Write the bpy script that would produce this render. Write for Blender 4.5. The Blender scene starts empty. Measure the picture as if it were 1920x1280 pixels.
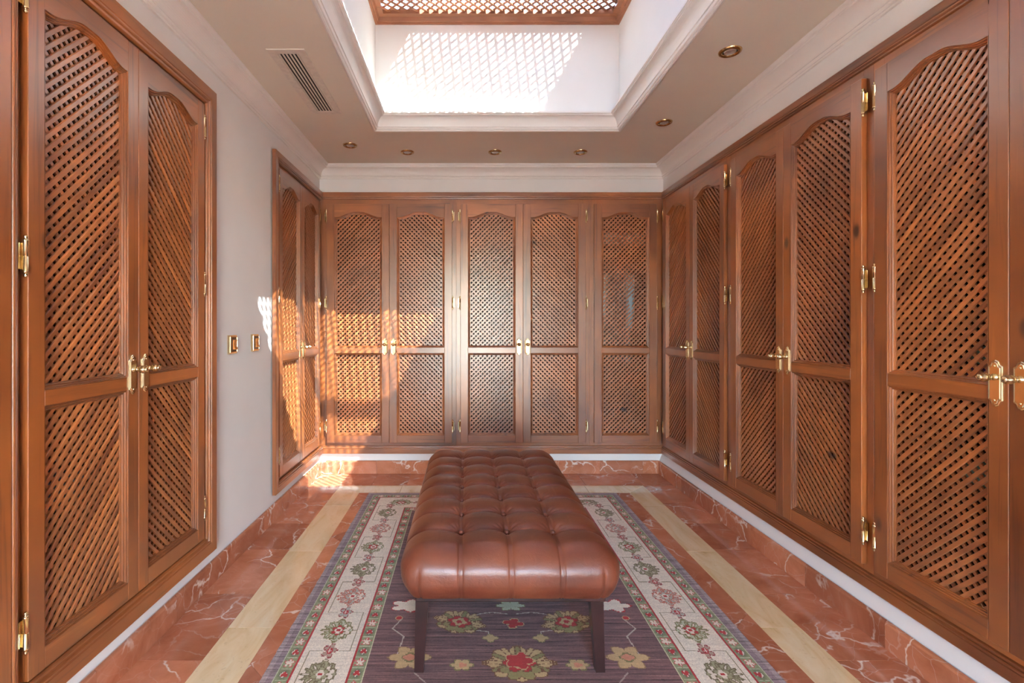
import bpy, bmesh, math, random
import numpy as np
from mathutils import Vector, Matrix
random.seed(7)
rng = np.random.default_rng(5)
S = bpy.context.scene
COL = S.collection
PI = math.pi

# ------------------------------------------------------------------ camera
cam_d = bpy.data.cameras.new('camera')
cam = bpy.data.objects.new('camera', cam_d); COL.objects.link(cam)
cam.location = (0, 0, 1.18); cam.rotation_euler = (PI/2, 0, 0)
cam_d.sensor_width = 36; cam_d.lens = 950/1920*36
cam_d.shift_x = 86/1920; cam_d.shift_y = -30/1920
cam_d.clip_start = 0.02
S.camera = cam
# ------------------------------------------------------------------ view
S.view_settings.view_transform = 'Standard'; S.view_settings.look = 'None'
S.view_settings.exposure = 1.95; S.view_settings.gamma = 1; S.view_settings.use_curve_mapping = False
S.cycles.use_denoising = True; S.cycles.use_adaptive_sampling = False
S.cycles.denoising_prefilter = 'ACCURATE'; S.cycles.denoising_quality = 'HIGH'; S.cycles.blur_glossy = 1.5
S.cycles.max_bounces = 12; S.cycles.diffuse_bounces = 8; S.cycles.glossy_bounces = 4
S.cycles.transparent_max_bounces = 16; S.cycles.sample_clamp_indirect = 4
S.cycles.caustics_reflective = False; S.cycles.caustics_refractive = False
# ------------------------------------------------------------------ world + sun
SUND = Vector((-.55, .66, -1)).normalized()
w = bpy.data.worlds.new('daylight'); S.world = w; w.use_nodes = True
nt = w.node_tree; nt.nodes.clear()
sky = nt.nodes.new('ShaderNodeTexSky'); sky.sky_type = 'NISHITA'; sky.sun_disc = False
sky.sun_elevation = math.radians(49.5); sky.sun_rotation = math.atan2(.55, -.66)
sky.air_density = .9; sky.dust_density = 1.2; sky.ozone_density = 1.0
sbg = nt.nodes.new('ShaderNodeBackground'); sbg.inputs['Strength'].default_value = 2.4
wo = nt.nodes.new('ShaderNodeOutputWorld')
nt.links.new(sky.outputs[0], sbg.inputs['Color']); nt.links.new(sbg.outputs[0], wo.inputs['Surface'])
sd = bpy.data.lights.new('sun', 'SUN'); sd.energy = 80; sd.angle = math.radians(.45); sd.color = (1, .97, .92)
so = bpy.data.objects.new('sun', sd); COL.objects.link(so)
so.rotation_euler = SUND.to_track_quat('-Z', 'Y').to_euler(); so.location = (3, -3, 7)
def portal(name, loc, rot, sx, sy):
    d = bpy.data.lights.new(name, 'AREA'); d.shape = 'RECTANGLE'; d.size = sx; d.size_y = sy
    d.cycles.is_portal = True
    o = bpy.data.objects.new(name, d); COL.objects.link(o); o.location = loc; o.rotation_euler = rot
# room constants
XL, XR, YB, YF, ZC = -1.172, 1.575, 4.05, -2.4, 2.447
SX0, SX1, SY0, SY1 = -.587, .990, 1.42, 3.28      # skylight shaft
ZG, ZR = 3.125, 3.43                               # grille underside, roof
portal('skylight_portal', ((-.2+SX1)/2, (SY0+SY1)/2, ZR+.08), (0, 0, 0), 1.19, 1.86)
portal('fill_door_portal', (.2, YF-.12, 1.1), (PI/2, 0, 0), 1.3, 2.1)  # sky sampling through the added fill-light door

# ------------------------------------------------------------------ mesh helpers
class MB:
    def __init__(s): s.v = []; s.f = []; s.m = []; s.sm = []
    def add(s, vs, fs, m=0, smooth=False):
        b = len(s.v); s.v += [tuple(p) for p in vs]
        for f in fs: s.f.append([b+i for i in f]); s.m.append(m); s.sm.append(smooth)
    def box(s, x0, x1, y0, y1, z0, z1, m=0):
        s.add([(x0,y0,z0),(x1,y0,z0),(x1,y1,z0),(x0,y1,z0),(x0,y0,z1),(x1,y0,z1),(x1,y1,z1),(x0,y1,z1)],
              [(0,3,2,1),(4,5,6,7),(0,1,5,4),(1,2,6,5),(2,3,7,6),(3,0,4,7)], m)
    def cbox(s, x0, x1, y0, y1, z0, z1, c=.002, m=0):      # box chamfered around all edges
        bm = bmesh.new(); bmesh.ops.create_cube(bm, size=1)
        for v in bm.verts: v.co = Vector((x0 if v.co.x < 0 else x1, y0 if v.co.y < 0 else y1, z0 if v.co.z < 0 else z1))
        bmesh.ops.bevel(bm, geom=bm.edges[:], offset=c, segments=1, affect='EDGES', clamp_overlap=True)
        bm.verts.index_update()
        s.add([v.co.copy() for v in bm.verts], [[v.index for v in f.verts] for f in bm.faces], m); bm.free()
    def tube(s, pts, r, n=10, m=0, cap=True):
        pts = [Vector(p) for p in pts]; rr = r if isinstance(r, (list, tuple)) else [r]*len(pts)
        vs = []; fs = []
        for i, p in enumerate(pts):
            d = (pts[min(i+1, len(pts)-1)]-pts[max(i-1, 0)]).normalized()
            a = d.cross(Vector((0, 0, 1)) if abs(d.z) < .9 else Vector((1, 0, 0))).normalized(); b = d.cross(a)
            for k in range(n): t = 2*PI*k/n; vs.append(p+(a*math.cos(t)+b*math.sin(t))*rr[i])
        for i in range(len(pts)-1):
            for k in range(n): fs.append((i*n+k, i*n+(k+1) % n, (i+1)*n+(k+1) % n, (i+1)*n+k))
        if cap: fs += [tuple(range(n)), tuple(range((len(pts)-1)*n, len(pts)*n))[::-1]]
        s.add(vs, fs, m, True)
    def lathe(s, prof, org=(0, 0, 0), axis='Z', n=16, m=0):  # prof (r, h)
        vs = []; fs = []
        for r, h in prof:
            for k in range(n):
                t = 2*PI*k/n; a, b = r*math.cos(t), r*math.sin(t)
                p = (a, b, h) if axis == 'Z' else (a, -h, b)
                vs.append((p[0]+org[0], p[1]+org[1], p[2]+org[2]))
        for i in range(len(prof)-1):
            for k in range(n): fs.append((i*n+k, i*n+(k+1) % n, (i+1)*n+(k+1) % n, (i+1)*n+k))
        s.add(vs, fs, m, True)
    def prism(s, poly, z0, z1, m=0, plane='XY'):
        n = len(poly)
        if plane == 'XY': vs = [(x, y, z0) for x, y in poly]+[(x, y, z1) for x, y in poly]
        else: vs = [(x, z0, y) for x, y in poly]+[(x, z1, y) for x, y in poly]
        fs = [tuple(range(n))[::-1], tuple(range(n, 2*n))]+[(i, (i+1) % n, n+(i+1) % n, n+i) for i in range(n)]
        s.add(vs, fs, m)
    def mesh(s, name, mats):
        me = bpy.data.meshes.new(name); me.from_pydata([tuple(v) for v in s.v], [], s.f)
        for mt in (mats if isinstance(mats, (list, tuple)) else [mats]): me.materials.append(mt)
        me.polygons.foreach_set('material_index', s.m); me.polygons.foreach_set('use_smooth', s.sm)
        bm = bmesh.new(); bm.from_mesh(me); bmesh.ops.recalc_face_normals(bm, faces=bm.faces); bm.to_mesh(me); bm.free()
        me.update(); return me
def link(name, me, parent=None, loc=None, rot=None, scale=None, **kw):
    o = bpy.data.objects.new(name, me); COL.objects.link(o)
    if parent: o.parent = parent
    if loc is not None: o.location = loc
    if rot is not None: o.rotation_euler = rot
    if scale is not None: o.scale = scale
    for k, v in kw.items(): o[k] = v
    return o
def obj(name, mb, mats, parent=None, **kw): return link(name, mb.mesh(name, mats), parent, **kw)
def struct(name, mb, mats, **kw): return obj(name, mb, mats, kind='structure', **kw)
def thing(name, label, cat, loc=(0, 0, 0), rz=0, group=None):
    o = bpy.data.objects.new(name, None); COL.objects.link(o); o.empty_display_size = .1
    o.location = loc; o.rotation_euler = (0, 0, rz); o['label'] = label; o['category'] = cat
    if group: o['group'] = group
    return o
def copy_tree(o, parent=None):
    c = o.copy(); COL.objects.link(c); c.parent = parent
    for ch in [x for x in KIDS.get(o, [])]: copy_tree(ch, c)
    return c
KIDS = {}
def ring(mb, x0, x1, y0, y1, prof, m=0, plane='XY', sides=False, skip=()):
    """mitred moulding round a rectangle; prof = (inward offset, height)"""
    n = len(prof); vs = []; fs = []
    for cx, cy, sx, sy in ((x0, y0, 1, 1), (x1, y0, -1, 1), (x1, y1, -1, -1), (x0, y1, 1, -1)):
        for d, h in prof:
            p = (cx+sx*d, cy+sy*d, h); vs.append(p if plane == 'XY' else (p[0], p[2], p[1]))
    for c in range(4):
        if c in skip: continue
        for i in range(n-1):
            a = c*n+i; b = ((c+1) % 4)*n+i; fs.append((a, b, b+1, a+1))
    mb.add(vs, fs, m)
    if sides: mb.m[-len(fs):] = [x for c in range(4) if c not in skip for x in [c % 2]*(n-1)]
def bar(mb, x0, x1, prof, m=0):          # straight moulding along local x; prof = (z, y)
    n = len(prof)
    vs = [(x0, y, z) for z, y in prof]+[(x1, y, z) for z, y in prof]
    fs = [(i, i+1, n+i+1, n+i) for i in range(n-1)]+[tuple(range(n)), tuple(range(n, 2*n))[::-1]]
    mb.add(vs, fs, m)

# ------------------------------------------------------------------ material helpers
def mat(name):
    m = bpy.data.materials.new(name); m.use_nodes = True; t = m.node_tree; b = t.nodes['Principled BSDF']
    return m, t, b
def N(t, typ, **kw):
    n = t.nodes.new(typ)
    for k, v in kw.items():
        if k in n.inputs.keys(): n.inputs[k].default_value = v
        else: setattr(n, k, v)
    return n
def ramp(t, stops, interp='LINEAR'):
    r = t.nodes.new('ShaderNodeValToRGB'); r.color_ramp.interpolation = interp
    e = r.color_ramp.elements
    while len(e) > 1: e.remove(e[0])
    e[0].position = stops[0][0]; e[0].color = (*stops[0][1], 1)
    for p, c in stops[1:]: x = e.new(p); x.color = (*c, 1)
    return r
def mix(t, fac, a, b, mode='MIX'):
    n = t.nodes.new('ShaderNodeMix'); n.data_type = 'RGBA'; n.blend_type = mode
    for s, v in ((0, fac), (6, a), (7, b)):
        if hasattr(v, 'links') or isinstance(v, bpy.types.NodeSocket): t.links.new(v, n.inputs[s])
        else: n.inputs[s].default_value = v if s == 0 else (*v, 1)
    return n.outputs[2]
def coords(t, rand=30):                 # object coordinates shifted by a random amount per object
    tc = N(t, 'ShaderNodeTexCoord'); oi = N(t, 'ShaderNodeObjectInfo')
    mul = N(t, 'ShaderNodeMath', operation='MULTIPLY'); mul.inputs[1].default_value = rand
    t.links.new(oi.outputs['Random'], mul.inputs[0])
    add = N(t, 'ShaderNodeVectorMath', operation='ADD')
    t.links.new(tc.outputs['Object'], add.inputs[0]); t.links.new(mul.outputs[0], add.inputs[1])
    return add.outputs[0], oi
def wood(name, axis, dark=(.11, .031, .011), mid=(.28, .086, .021), light=(.46, .165, .040), rough=.36, coat=1.0):
    m, t, b = mat(name); L = t.links
    co, oi = coords(t)
    mp = N(t, 'ShaderNodeMapping'); sc = [34, 34, 34]; sc['XYZ'.index(axis)] = 1.6
    mp.inputs['Scale'].default_value = sc; L.new(co, mp.inputs[0])
    g = N(t, 'ShaderNodeTexNoise', Scale=1.0, Detail=6, Roughness=.62, Distortion=.7); L.new(mp.outputs[0], g.inputs['Vector'])
    big = N(t, 'ShaderNodeTexNoise', Scale=2.1, Detail=3, Roughness=.55); L.new(co, big.inputs['Vector'])
    r = ramp(t, [(.28, dark), (.46, mid), (.62, mid), (.8, light)]); L.new(g.outputs[0], r.inputs[0])
    rb = ramp(t, [(.30, (.52, .42, .40)), (.5, (1, 1, 1)), (.70, (1.5, 1.45, 1.2))]); L.new(big.outputs[0], rb.inputs[0])
    c = mix(t, .8, r.outputs[0], rb.outputs[0], 'MULTIPLY')
    oo = ramp(t, [(0, (.80, .76, .74)), (1, (1.2, 1.2, 1.2))]); L.new(oi.outputs['Random'], oo.inputs[0])
    c = mix(t, 1.0, c, oo.outputs[0], 'MULTIPLY')
    vo = N(t, 'ShaderNodeTexVoronoi', Scale=3.3)                      # sparse knots
    mk = N(t, 'ShaderNodeMapping'); ks = [1, 1, 1]; ks['XYZ'.index(axis)] = .55; mk.inputs['Scale'].default_value = ks
    L.new(co, mk.inputs[0]); L.new(mk.outputs[0], vo.inputs['Vector'])
    kr = ramp(t, [(.0, (1, 1, 1)), (.035, (.9, .9, .9)), (.07, (0, 0, 0))]); L.new(vo.outputs['Distance'], kr.inputs[0])
    c = mix(t, kr.outputs[0], c, (.045, .014, .009))
    L.new(c, b.inputs['Base Color'])
    b.inputs['Roughness'].default_value = rough; b.inputs['Coat Weight'].default_value = coat; b.inputs['Coat Roughness'].default_value = .30; b.inputs['Coat IOR'].default_value = 1.6
    bp = N(t, 'ShaderNodeBump', Strength=.12, Distance=.001); L.new(g.outputs[0], bp.inputs['Height']); L.new(bp.outputs[0], b.inputs['Normal'])
    return m
WV, WH, WY = wood('wood_vertical', 'Z'), wood('wood_horizontal', 'X'), wood('wood_along', 'Y')
WS = wood('slat_wood', 'X', (.24, .076, .024), (.32, .108, .034), (.39, .145, .046), .38, 1.0)
WIN = wood('closet_shade_wood', 'Z', (.014, .006, .003), (.025, .009, .005), (.035, .015, .007), .6, 0)  # near-black: shade inside the closets is put into the wood colour
WG = wood('grille_wood', 'X', (.16, .06, .03), (.30, .12, .06), (.38, .17, .09), .5, .1)
def plaster(name, c, rough=.85):
    m, t, b = mat(name); tc = N(t, 'ShaderNodeTexCoord')
    n = N(t, 'ShaderNodeTexNoise', Scale=2.5, Detail=4); t.links.new(tc.outputs['Object'], n.inputs['Vector'])
    r = ramp(t, [(.3, tuple(x*.97 for x in c)), (.7, tuple(min(1, x*1.02) for x in c))]); t.links.new(n.outputs[0], r.inputs[0])
    t.links.new(r.outputs[0], b.inputs['Base Color']); b.inputs['Roughness'].default_value = rough
    f = N(t, 'ShaderNodeTexNoise', Scale=220, Detail=3); t.links.new(tc.outputs['Object'], f.inputs['Vector'])
    bp = N(t, 'ShaderNodeBump', Strength=.08, Distance=.001); t.links.new(f.outputs[0], bp.inputs['Height']); t.links.new(bp.outputs[0], b.inputs['Normal'])
    return m
M_WALL = plaster('wall_paint', (.82, .81, .80)); M_CEIL = plaster('ceiling_paint', (.72, .66, .56))
M_TRIM = plaster('moulding_paint', (.82, .79, .76), .5); M_SHAFT = plaster('shaft_paint', (.86, .86, .84))
def marble_red():
    m, t, b = mat('red_marble'); L = t.links; co, oi = coords(t, 40)
    n1 = N(t, 'ShaderNodeTexNoise', Scale=5, Detail=8, Roughness=.62, Distortion=.6); L.new(co, n1.inputs['Vector'])
    r1 = ramp(t, [(.25, (.32, .10, .050)), (.42, (.46, .170, .088)), (.58, (.54, .215, .120)), (.72, (.60, .29, .19)), (.85, (.66, .42, .29))])
    L.new(n1.outputs[0], r1.inputs[0])
    ds = N(t, 'ShaderNodeTexNoise', Scale=3.2, Detail=5); L.new(co, ds.inputs['Vector'])
    def veins(scale, th, amt):
        mx = N(t, 'ShaderNodeVectorMath', operation='SCALE'); mx.inputs['Scale'].default_value = amt; L.new(ds.outputs['Color'], mx.inputs[0])
        ad = N(t, 'ShaderNodeVectorMath', operation='ADD'); L.new(co, ad.inputs[0]); L.new(mx.outputs[0], ad.inputs[1])
        v = N(t, 'ShaderNodeTexVoronoi', feature='DISTANCE_TO_EDGE', Scale=scale); L.new(ad.outputs[0], v.inputs['Vector'])
        r = ramp(t, [(0, (1, 1, 1)), (th*.4, (.7, .7, .7)), (th, (0, 0, 0))]); L.new(v.outputs['Distance'], r.inputs[0]); return r.outputs[0]
    msk = N(t, 'ShaderNodeTexNoise', Scale=4.5, Detail=2); L.new(co, msk.inputs['Vector'])
    mr = ramp(t, [(.42, (0, 0, 0)), (.56, (1, 1, 1))]); L.new(msk.outputs[0], mr.inputs[0])
    v1 = mix(t, 1, veins(3.2, .022, .5), mr.outputs[0], 'MULTIPLY')
    v2 = mix(t, .75, veins(9, .020, .25), mr.outputs[0], 'MULTIPLY')
    tone = ramp(t, [(0, (.78, .74, .74)), (.5, (1, 1, 1)), (1, (1.15, 1.2, 1.2))]); L.new(oi.outputs['Random'], tone.inputs[0])
    c = mix(t, 1, r1.outputs[0], tone.outputs[0], 'MULTIPLY')
    h = N(t, 'ShaderNodeMath', operation='MULTIPLY'); h.inputs[1].default_value = .28; L.new(v2, h.inputs[0])
    c = mix(t, h.outputs[0], c, (.72, .60, .54)); c = mix(t, v1, c, (.80, .70, .62))
    L.new(c, b.inputs['Base Color']); b.inputs['Roughness'].default_value = .07; b.inputs['IOR'].default_value = 1.5
    return m
def marble_cream():
    m, t, b = mat('cream_marble'); L = t.links; co, oi = coords(t, 40)
    mp = N(t, 'ShaderNodeMapping'); mp.inputs['Scale'].default_value = (9, 2.2, 4); mp.inputs['Rotation'].default_value = (0, 0, .5); L.new(co, mp.inputs[0])
    n1 = N(t, 'ShaderNodeTexNoise', Scale=1.3, Detail=7, Roughness=.6, Distortion=1.1); L.new(mp.outputs[0], n1.inputs['Vector'])
    r1 = ramp(t, [(.22, (.46, .30, .14)), (.34, (.74, .56, .30)), (.52, (.82, .67, .42)), (.75, (.87, .77, .55))]); L.new(n1.outputs[0], r1.inputs[0])
    v = N(t, 'ShaderNodeTexNoise', Scale=60, Detail=3); L.new(co, v.inputs['Vector'])
    vr = ramp(t, [(.30, (1, 1, 1)), (.36, (0, 0, 0))]); L.new(v.outputs[0], vr.inputs[0])
    h = N(t, 'ShaderNodeMath', operation='MULTIPLY'); h.inputs[1].default_value = .25; L.new(vr.outputs[0], h.inputs[0])
    c = mix(t, h.outputs[0], r1.outputs[0], (.42, .28, .15))
    L.new(c, b.inputs['Base Color']); b.inputs['Roughness'].default_value = .08
    return m
M_RED, M_CREAM = marble_red(), marble_cream()
def plain(name, c, rough=.5, metal=0, **kw):
    m, t, b = mat(name); co = N(t, 'ShaderNodeTexCoord'); n = N(t, 'ShaderNodeTexNoise', Scale=kw.pop('ns', 40), Detail=3)
    t.links.new(co.outputs['Object'], n.inputs['Vector'])
    k = kw.pop('var', .08); r = ramp(t, [(.3, tuple(x*(1-k) for x in c)), (.7, tuple(min(1, x*(1+k)) for x in c))]); t.links.new(n.outputs[0], r.inputs[0])
    t.links.new(r.outputs[0], b.inputs['Base Color']); b.inputs['Roughness'].default_value = rough; b.inputs['Metallic'].default_value = metal
    for a, v in kw.items(): b.inputs[a].default_value = v
    return m
M_BRASS = plain('polished_brass', (.84, .68, .40), .20, 1); M_DARK = plain('opening_shade', (.012, .010, .009), .8)  # M_DARK paints the shade of the vent opening and lamp gap
M_GROUT = plain('grout', (.55, .40, .34), .8); M_VENT = plain('vent_enamel', (.66, .60, .52), .5)
M_LEG = plain('dark_stained_leg_wood', (.028, .009, .008), .3, 0, ns=12, var=.4); M_LEG.node_tree.nodes['Principled BSDF'].inputs['Coat Weight'].default_value = .4
M_ROCK = plain('amber_rocker_wood', (.55, .20, .05), .2, ns=60, var=.3); M_PLATE = plain('walnut_switch_plate', (.10, .05, .03), .25)
M_LAMP = plain('lamp_glass', (.7, .7, .7), .12, .6); M_BOUNCE = plain('bounce_ground', (.62, .58, .52), .8)  # last one: pale colour of the added light-bouncing ground
def glass(name='window_glass', tint=(.95, .98, .98, 1)):
    m = bpy.data.materials.new(name); m.use_nodes = True; t = m.node_tree; t.nodes.clear()
    o = N(t, 'ShaderNodeOutputMaterial'); tr = N(t, 'ShaderNodeBsdfTransparent'); gl = N(t, 'ShaderNodeBsdfGlossy'); gl.inputs['Roughness'].default_value = .02
    tr.inputs['Color'].default_value = tint
    f = N(t, 'ShaderNodeFresnel'); f.inputs['IOR'].default_value = 1.3; mx = N(t, 'ShaderNodeMixShader')
    t.links.new(f.outputs[0], mx.inputs[0]); t.links.new(tr.outputs[0], mx.inputs[1]); t.links.new(gl.outputs[0], mx.inputs[2]); t.links.new(mx.outputs[0], o.inputs[0]); return m
M_GLASS = glass(); M_TINT = glass('dimming_roof_glass', (.36, .38, .385, 1))  # roof tint added to dim the light entering the shaft
def leather():
    m, t, b = mat('chestnut_leather'); L = t.links; tc = N(t, 'ShaderNodeTexCoord'); co = tc.outputs['Object']
    n = N(t, 'ShaderNodeTexNoise', Scale=5, Detail=5, Roughness=.6); L.new(co, n.inputs['Vector'])
    r = ramp(t, [(.3, (.095, .021, .010)), (.5, (.145, .035, .016)), (.7, (.195, .054, .024))]); L.new(n.outputs[0], r.inputs[0]); L.new(r.outputs[0], b.inputs['Base Color'])
    v = N(t, 'ShaderNodeTexVoronoi', feature='DISTANCE_TO_EDGE', Scale=260); L.new(co, v.inputs['Vector'])
    w1 = N(t, 'ShaderNodeTexNoise', Scale=38, Detail=6, Roughness=.7, Distortion=1.2); L.new(co, w1.inputs['Vector'])
    b1 = N(t, 'ShaderNodeBump', Strength=.3, Distance=.0008); L.new(v.outputs[0], b1.inputs['Height'])
    b2 = N(t, 'ShaderNodeBump', Strength=.5, Distance=.0024); L.new(w1.outputs[0], b2.inputs['Height']); L.new(b1.outputs[0], b2.inputs['Normal'])
    L.new(b2.outputs[0], b.inputs['Normal']); b.inputs['Roughness'].default_value = .42; b.inputs['Coat Weight'].default_value = .30; b.inputs['Coat Roughness'].default_value = .30
    return m
M_LEATH = leather()

# ================================================================== SETTING
# ---- floor with marble tiles
BX0, BX1, BX2, BX3 = -.930, -.755, 1.152, 1.305      # cream band edges in x
BY0, BY1 = 3.575, 3.737
f = MB(); f.box(XL-.1, XR+.1, YF-.1, YB+.1, -.08, -.009)
floor = struct('floor', f, M_GROUT)
def tile(poly, m, parent=floor, name='tile', z0=-.0088, z1=0):
    n = len(poly); cx = sum(p[0] for p in poly)/n; cy = sum(p[1] for p in poly)/n
    mb = MB(); q = []
    for (x, y) in poly:
        d = Vector((cx-x, cy-y)); l = max(d.length, 1e-4); q.append((x-cx+d.x/l*.0009, y-cy+d.y/l*.0009))
    zz = z1+random.uniform(-.0002, .0002)
    c = [(x*.998, y*.998) for x, y in q]
    vs = [(x, y, z0) for x, y in q]+[(x, y, zz-.0006) for x, y in q]+[(x, y, zz) for x, y in c]
    fs = [tuple(range(2*n, 3*n))]+[(i, (i+1) % n, n+(i+1) % n, n+i) for i in range(n)]+[(n+i, n+(i+1) % n, 2*n+(i+1) % n, 2*n+i) for i in range(n)]
    mb.add(vs, fs); o = obj(name, mb, m, parent); o.location = (cx, cy, 0); return o
def rect(x0, x1, y0, y1): return [(x0, y0), (x1, y0), (x1, y1), (x0, y1)]
YJ = [3.737, 3.38, 3.025, 2.67, 2.23, 1.786, 1.34, .90, .45, 0, -.45, -.9, -1.35, -1.8, YF]
for a, b in zip(YJ, YJ[1:]):
    tile(rect(XL, BX0, b, a), M_RED); tile(rect(BX3, XR, b, a), M_RED)
XJ = [XL, BX0, -.70, -.44, 0, .44, .885, 1.318, XR]
for a, b in zip(XJ, XJ[1:]): tile(rect(a, b, BY1, YB), M_RED)
bj = [3.575, 3.32, 2.65, 1.98, 1.31, .64, -.03, -.7, -1.37, -2.04, YF]
tile([(BX0, 3.32), (BX1, 3.32), (BX1, BY0), (BX0, BY1)], M_CREAM); tile([(BX2, 3.32), (BX3, 3.32), (BX3, BY1), (BX2, BY0)], M_CREAM)
for a, b in zip(bj[1:], bj[2:]): tile(rect(BX0, BX1, b, a), M_CREAM); tile(rect(BX2, BX3, b, a), M_CREAM)
tile([(BX0, BY1), (BX1, BY0), (-.47, BY0), (-.47, BY1)], M_CREAM); tile([(.87, BY0), (BX2, BY0), (BX3, BY1), (.87, BY1)], M_CREAM)
for a, b in ((-.47, .2), (.2, .87)): tile(rect(a, b, BY0, BY1), M_CREAM)
def clip(poly, x0, x1, y0, y1):
    for ax, s, lim in ((0, 1, x0), (0, -1, x1), (1, 1, y0), (1, -1, y1)):
        out = []
        for i in range(len(poly)):
            p, q = poly[i-1], poly[i]; dp, dq = s*(p[ax]-lim), s*(q[ax]-lim)
            if (dp >= 0) != (dq >= 0): t_ = dp/(dp-dq); out.append((p[0]+t_*(q[0]-p[0]), p[1]+t_*(q[1]-p[1])))
            if dq >= 0: out.append(q)
        poly = out
        if not poly: return []
    return poly
RX0, RX1, RY0, RY1 = -.684, 1.055, .96, 3.55         # rug footprint
D = .2667
for i in range(-5, 12):
    for j in range(-22, 10):
        if (i+j) % 2: continue
        cx, cy = -.755+i*D, 2.303+D+j*D
        p = clip([(cx-D, cy), (cx, cy-D), (cx+D, cy), (cx, cy+D)], BX1, BX2, YF, BY0)
        if len(p) < 3: continue
        ar = abs(sum(p[k-1][0]*p[k][1]-p[k][0]*p[k-1][1] for k in range(len(p))))/2
        if ar < .0015: continue
        if all(RX0+.02 < x < RX1-.02 and RY0+.02 < y < RY1-.02 for x, y in p): continue
        tile(p, M_RED)
# ---- walls
def pieces(rects, plane, a, b):
    mb = MB()
    for (u0, u1, z0, z1) in rects:
        if plane == 'X': mb.box(a, b, u0, u1, z0, z1)
        else: mb.box(u0, u1, a, b, z0, z1)
    return mb
ZB, ZT = .16, 2.24                                    # outer casing bottom / top
FB_ = 4.042
LN0, LN1, LF0 = 1.222, 2.318, 3.04                   # left closets (outer casing edges)
struct('wall_left', pieces([(YF, LN0+.04, 0, ZC), (LN1-.04, LF0+.03, 0, ZC), (LN0+.04, LN1-.04, 0, ZB+.03), (LN0+.04, LN1-.04, ZT-.03, ZC),
                            (LF0+.03, YB+.12, 0, ZB+.03), (LF0+.03, YB+.12, ZT-.03, ZC), (FB_+.001, YB+.12, ZB, ZT)], 'X', XL-.03, XL), M_WALL)
struct('wall_back', pieces([(XL-.03, XR+.03, 0, ZB+.03), (XL-.03, XR+.03, ZT-.03, ZC), (XL-.03, XL+.008, ZB, ZT), (XR-.009, XR+.03, ZB, ZT)], 'Y', YB, YB+.03), M_WALL)
RN = .90
struct('wall_right', pieces([(YF, RN+.02, 0, ZC), (RN+.02, YB+.03, 0, ZB+.03), (RN+.02, YB+.03, ZT-.03, ZC), (FB_+.001, YB+.03, ZB, ZT)], 'X', XR, XR+.03), M_WALL)
GX0, GX1, GZ1 = -.45, .85, 2.15
struct('wall_front', pieces([(XL-.03, GX0, 0, ZC), (GX1, XR+.03, 0, ZC), (GX0, GX1, GZ1, ZC)], 'Y', YF-.15, YF), M_WALL)
# ---- unseen glazed door added behind the camera to let in fill daylight
dm = MB()
for x0 in (GX0, (GX0+GX1)/2):
    x1 = x0+(GX1-GX0)/2
    dm.cbox(x0, x0+.08, YF-.10, YF-.05, .0, GZ1, .003, 0); dm.cbox(x1-.08, x1, YF-.10, YF-.05, 0, GZ1, .003, 0)
    dm.cbox(x0+.08, x1-.08, YF-.10, YF-.05, 0, .12, .003, 1); dm.cbox(x0+.08, x1-.08, YF-.10, YF-.05, GZ1-.08, GZ1, .003, 1)
d1 = struct('fill_door_1', dm, [WV, WH])
for x0 in (GX0, (GX0+GX1)/2):
    x1 = x0+(GX1-GX0)/2; g = MB(); g.box(x0+.08, x1-.08, YF-.078, YF-.072, .12, GZ1-.08); obj('pane', g, M_GLASS, d1)
tm = MB(); tm.box(-7, 7, -9, YF-.15, -.12, -.03); struct('floor_bounce', tm, M_BOUNCE)  # unseen pale ground added outside to bounce light through the door
# ---- ceiling with skylight shaft
struct('ceiling', pieces([(XL-.03, SX0, ZC, ZC+.05)], 'Y', YF-.15, YB+.03), M_CEIL)
ce = bpy.data.objects['ceiling']
mb = MB()
mb.box(XL-.03, SX0, YF-.15, YB+.03, ZC, ZC+.05); mb.box(SX1, XR+.03, YF-.15, YB+.03, ZC, ZC+.05)
mb.box(SX0, SX1, YF-.15, SY0, ZC, ZC+.05); mb.box(SX0, SX1, SY1, YB+.03, ZC, ZC+.05)
ce.data = mb.mesh('ceiling', M_CEIL)
mb = MB(); T = .04
mb.box(SX0-T, SX0, SY0-T, SY1+T, ZC+.02, ZG+.09); mb.box(SX1, SX1+T, SY0-T, SY1+T, ZC+.02, ZR)
mb.box(SX0, SX1, SY0-T, SY0, ZC+.02, ZR); mb.box(SX0, SX1, SY1, SY1+T, ZC+.02, ZG+.09)
struct('wall_skylight_shaft', mb, M_SHAFT)
mb = MB(); mb.box(SX0-T, -.20, SY0-T, SY1+T, ZR, ZR+.06); struct('ceiling_lantern_roof', mb, M_SHAFT)
# roof lantern glazing
mb = MB(); P = .035
mb.cbox(-.20, -.165, SY0, SY1, ZR, ZR+.045, .003); mb.cbox(SX1-.01, SX1+T, SY0, SY1, ZR, ZR+.045, .003)
mb.cbox(-.20, SX1+T, SY0-T, SY0, ZR, ZR+.045, .003); mb.cbox(-.20, SX1+T, SY1, SY1+T, ZR, ZR+.045, .003)
mb.cbox(-.165, SX1, 2.06, 2.13, ZR, ZR+.045, .003)
for x, y in ((SX0-T, SY1), (SX1, SY1), (SX0-T, SY0-T)): mb.cbox(x, x+T, y, y+T, ZG+.09, ZR, .003)
w1 = struct('window_1', mb, plain('lantern_frame_paint', (.75, .75, .73), .4))
for (a) in ((-.165, SX1, SY0, 2.06, ZR+.02, ZR+.026), (-.165, SX1, 2.13, SY1, ZR+.02, ZR+.026),
            (SX0, SX1, SY1+.015, SY1+.021, ZG+.09, ZR), (SX0-.021, SX0-.015, SY0, SY1, ZG+.09, ZR)):
    g = MB(); g.box(*a); obj('pane', g, M_TINT if a[5]-a[4] < .01 else M_GLASS, w1)
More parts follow.
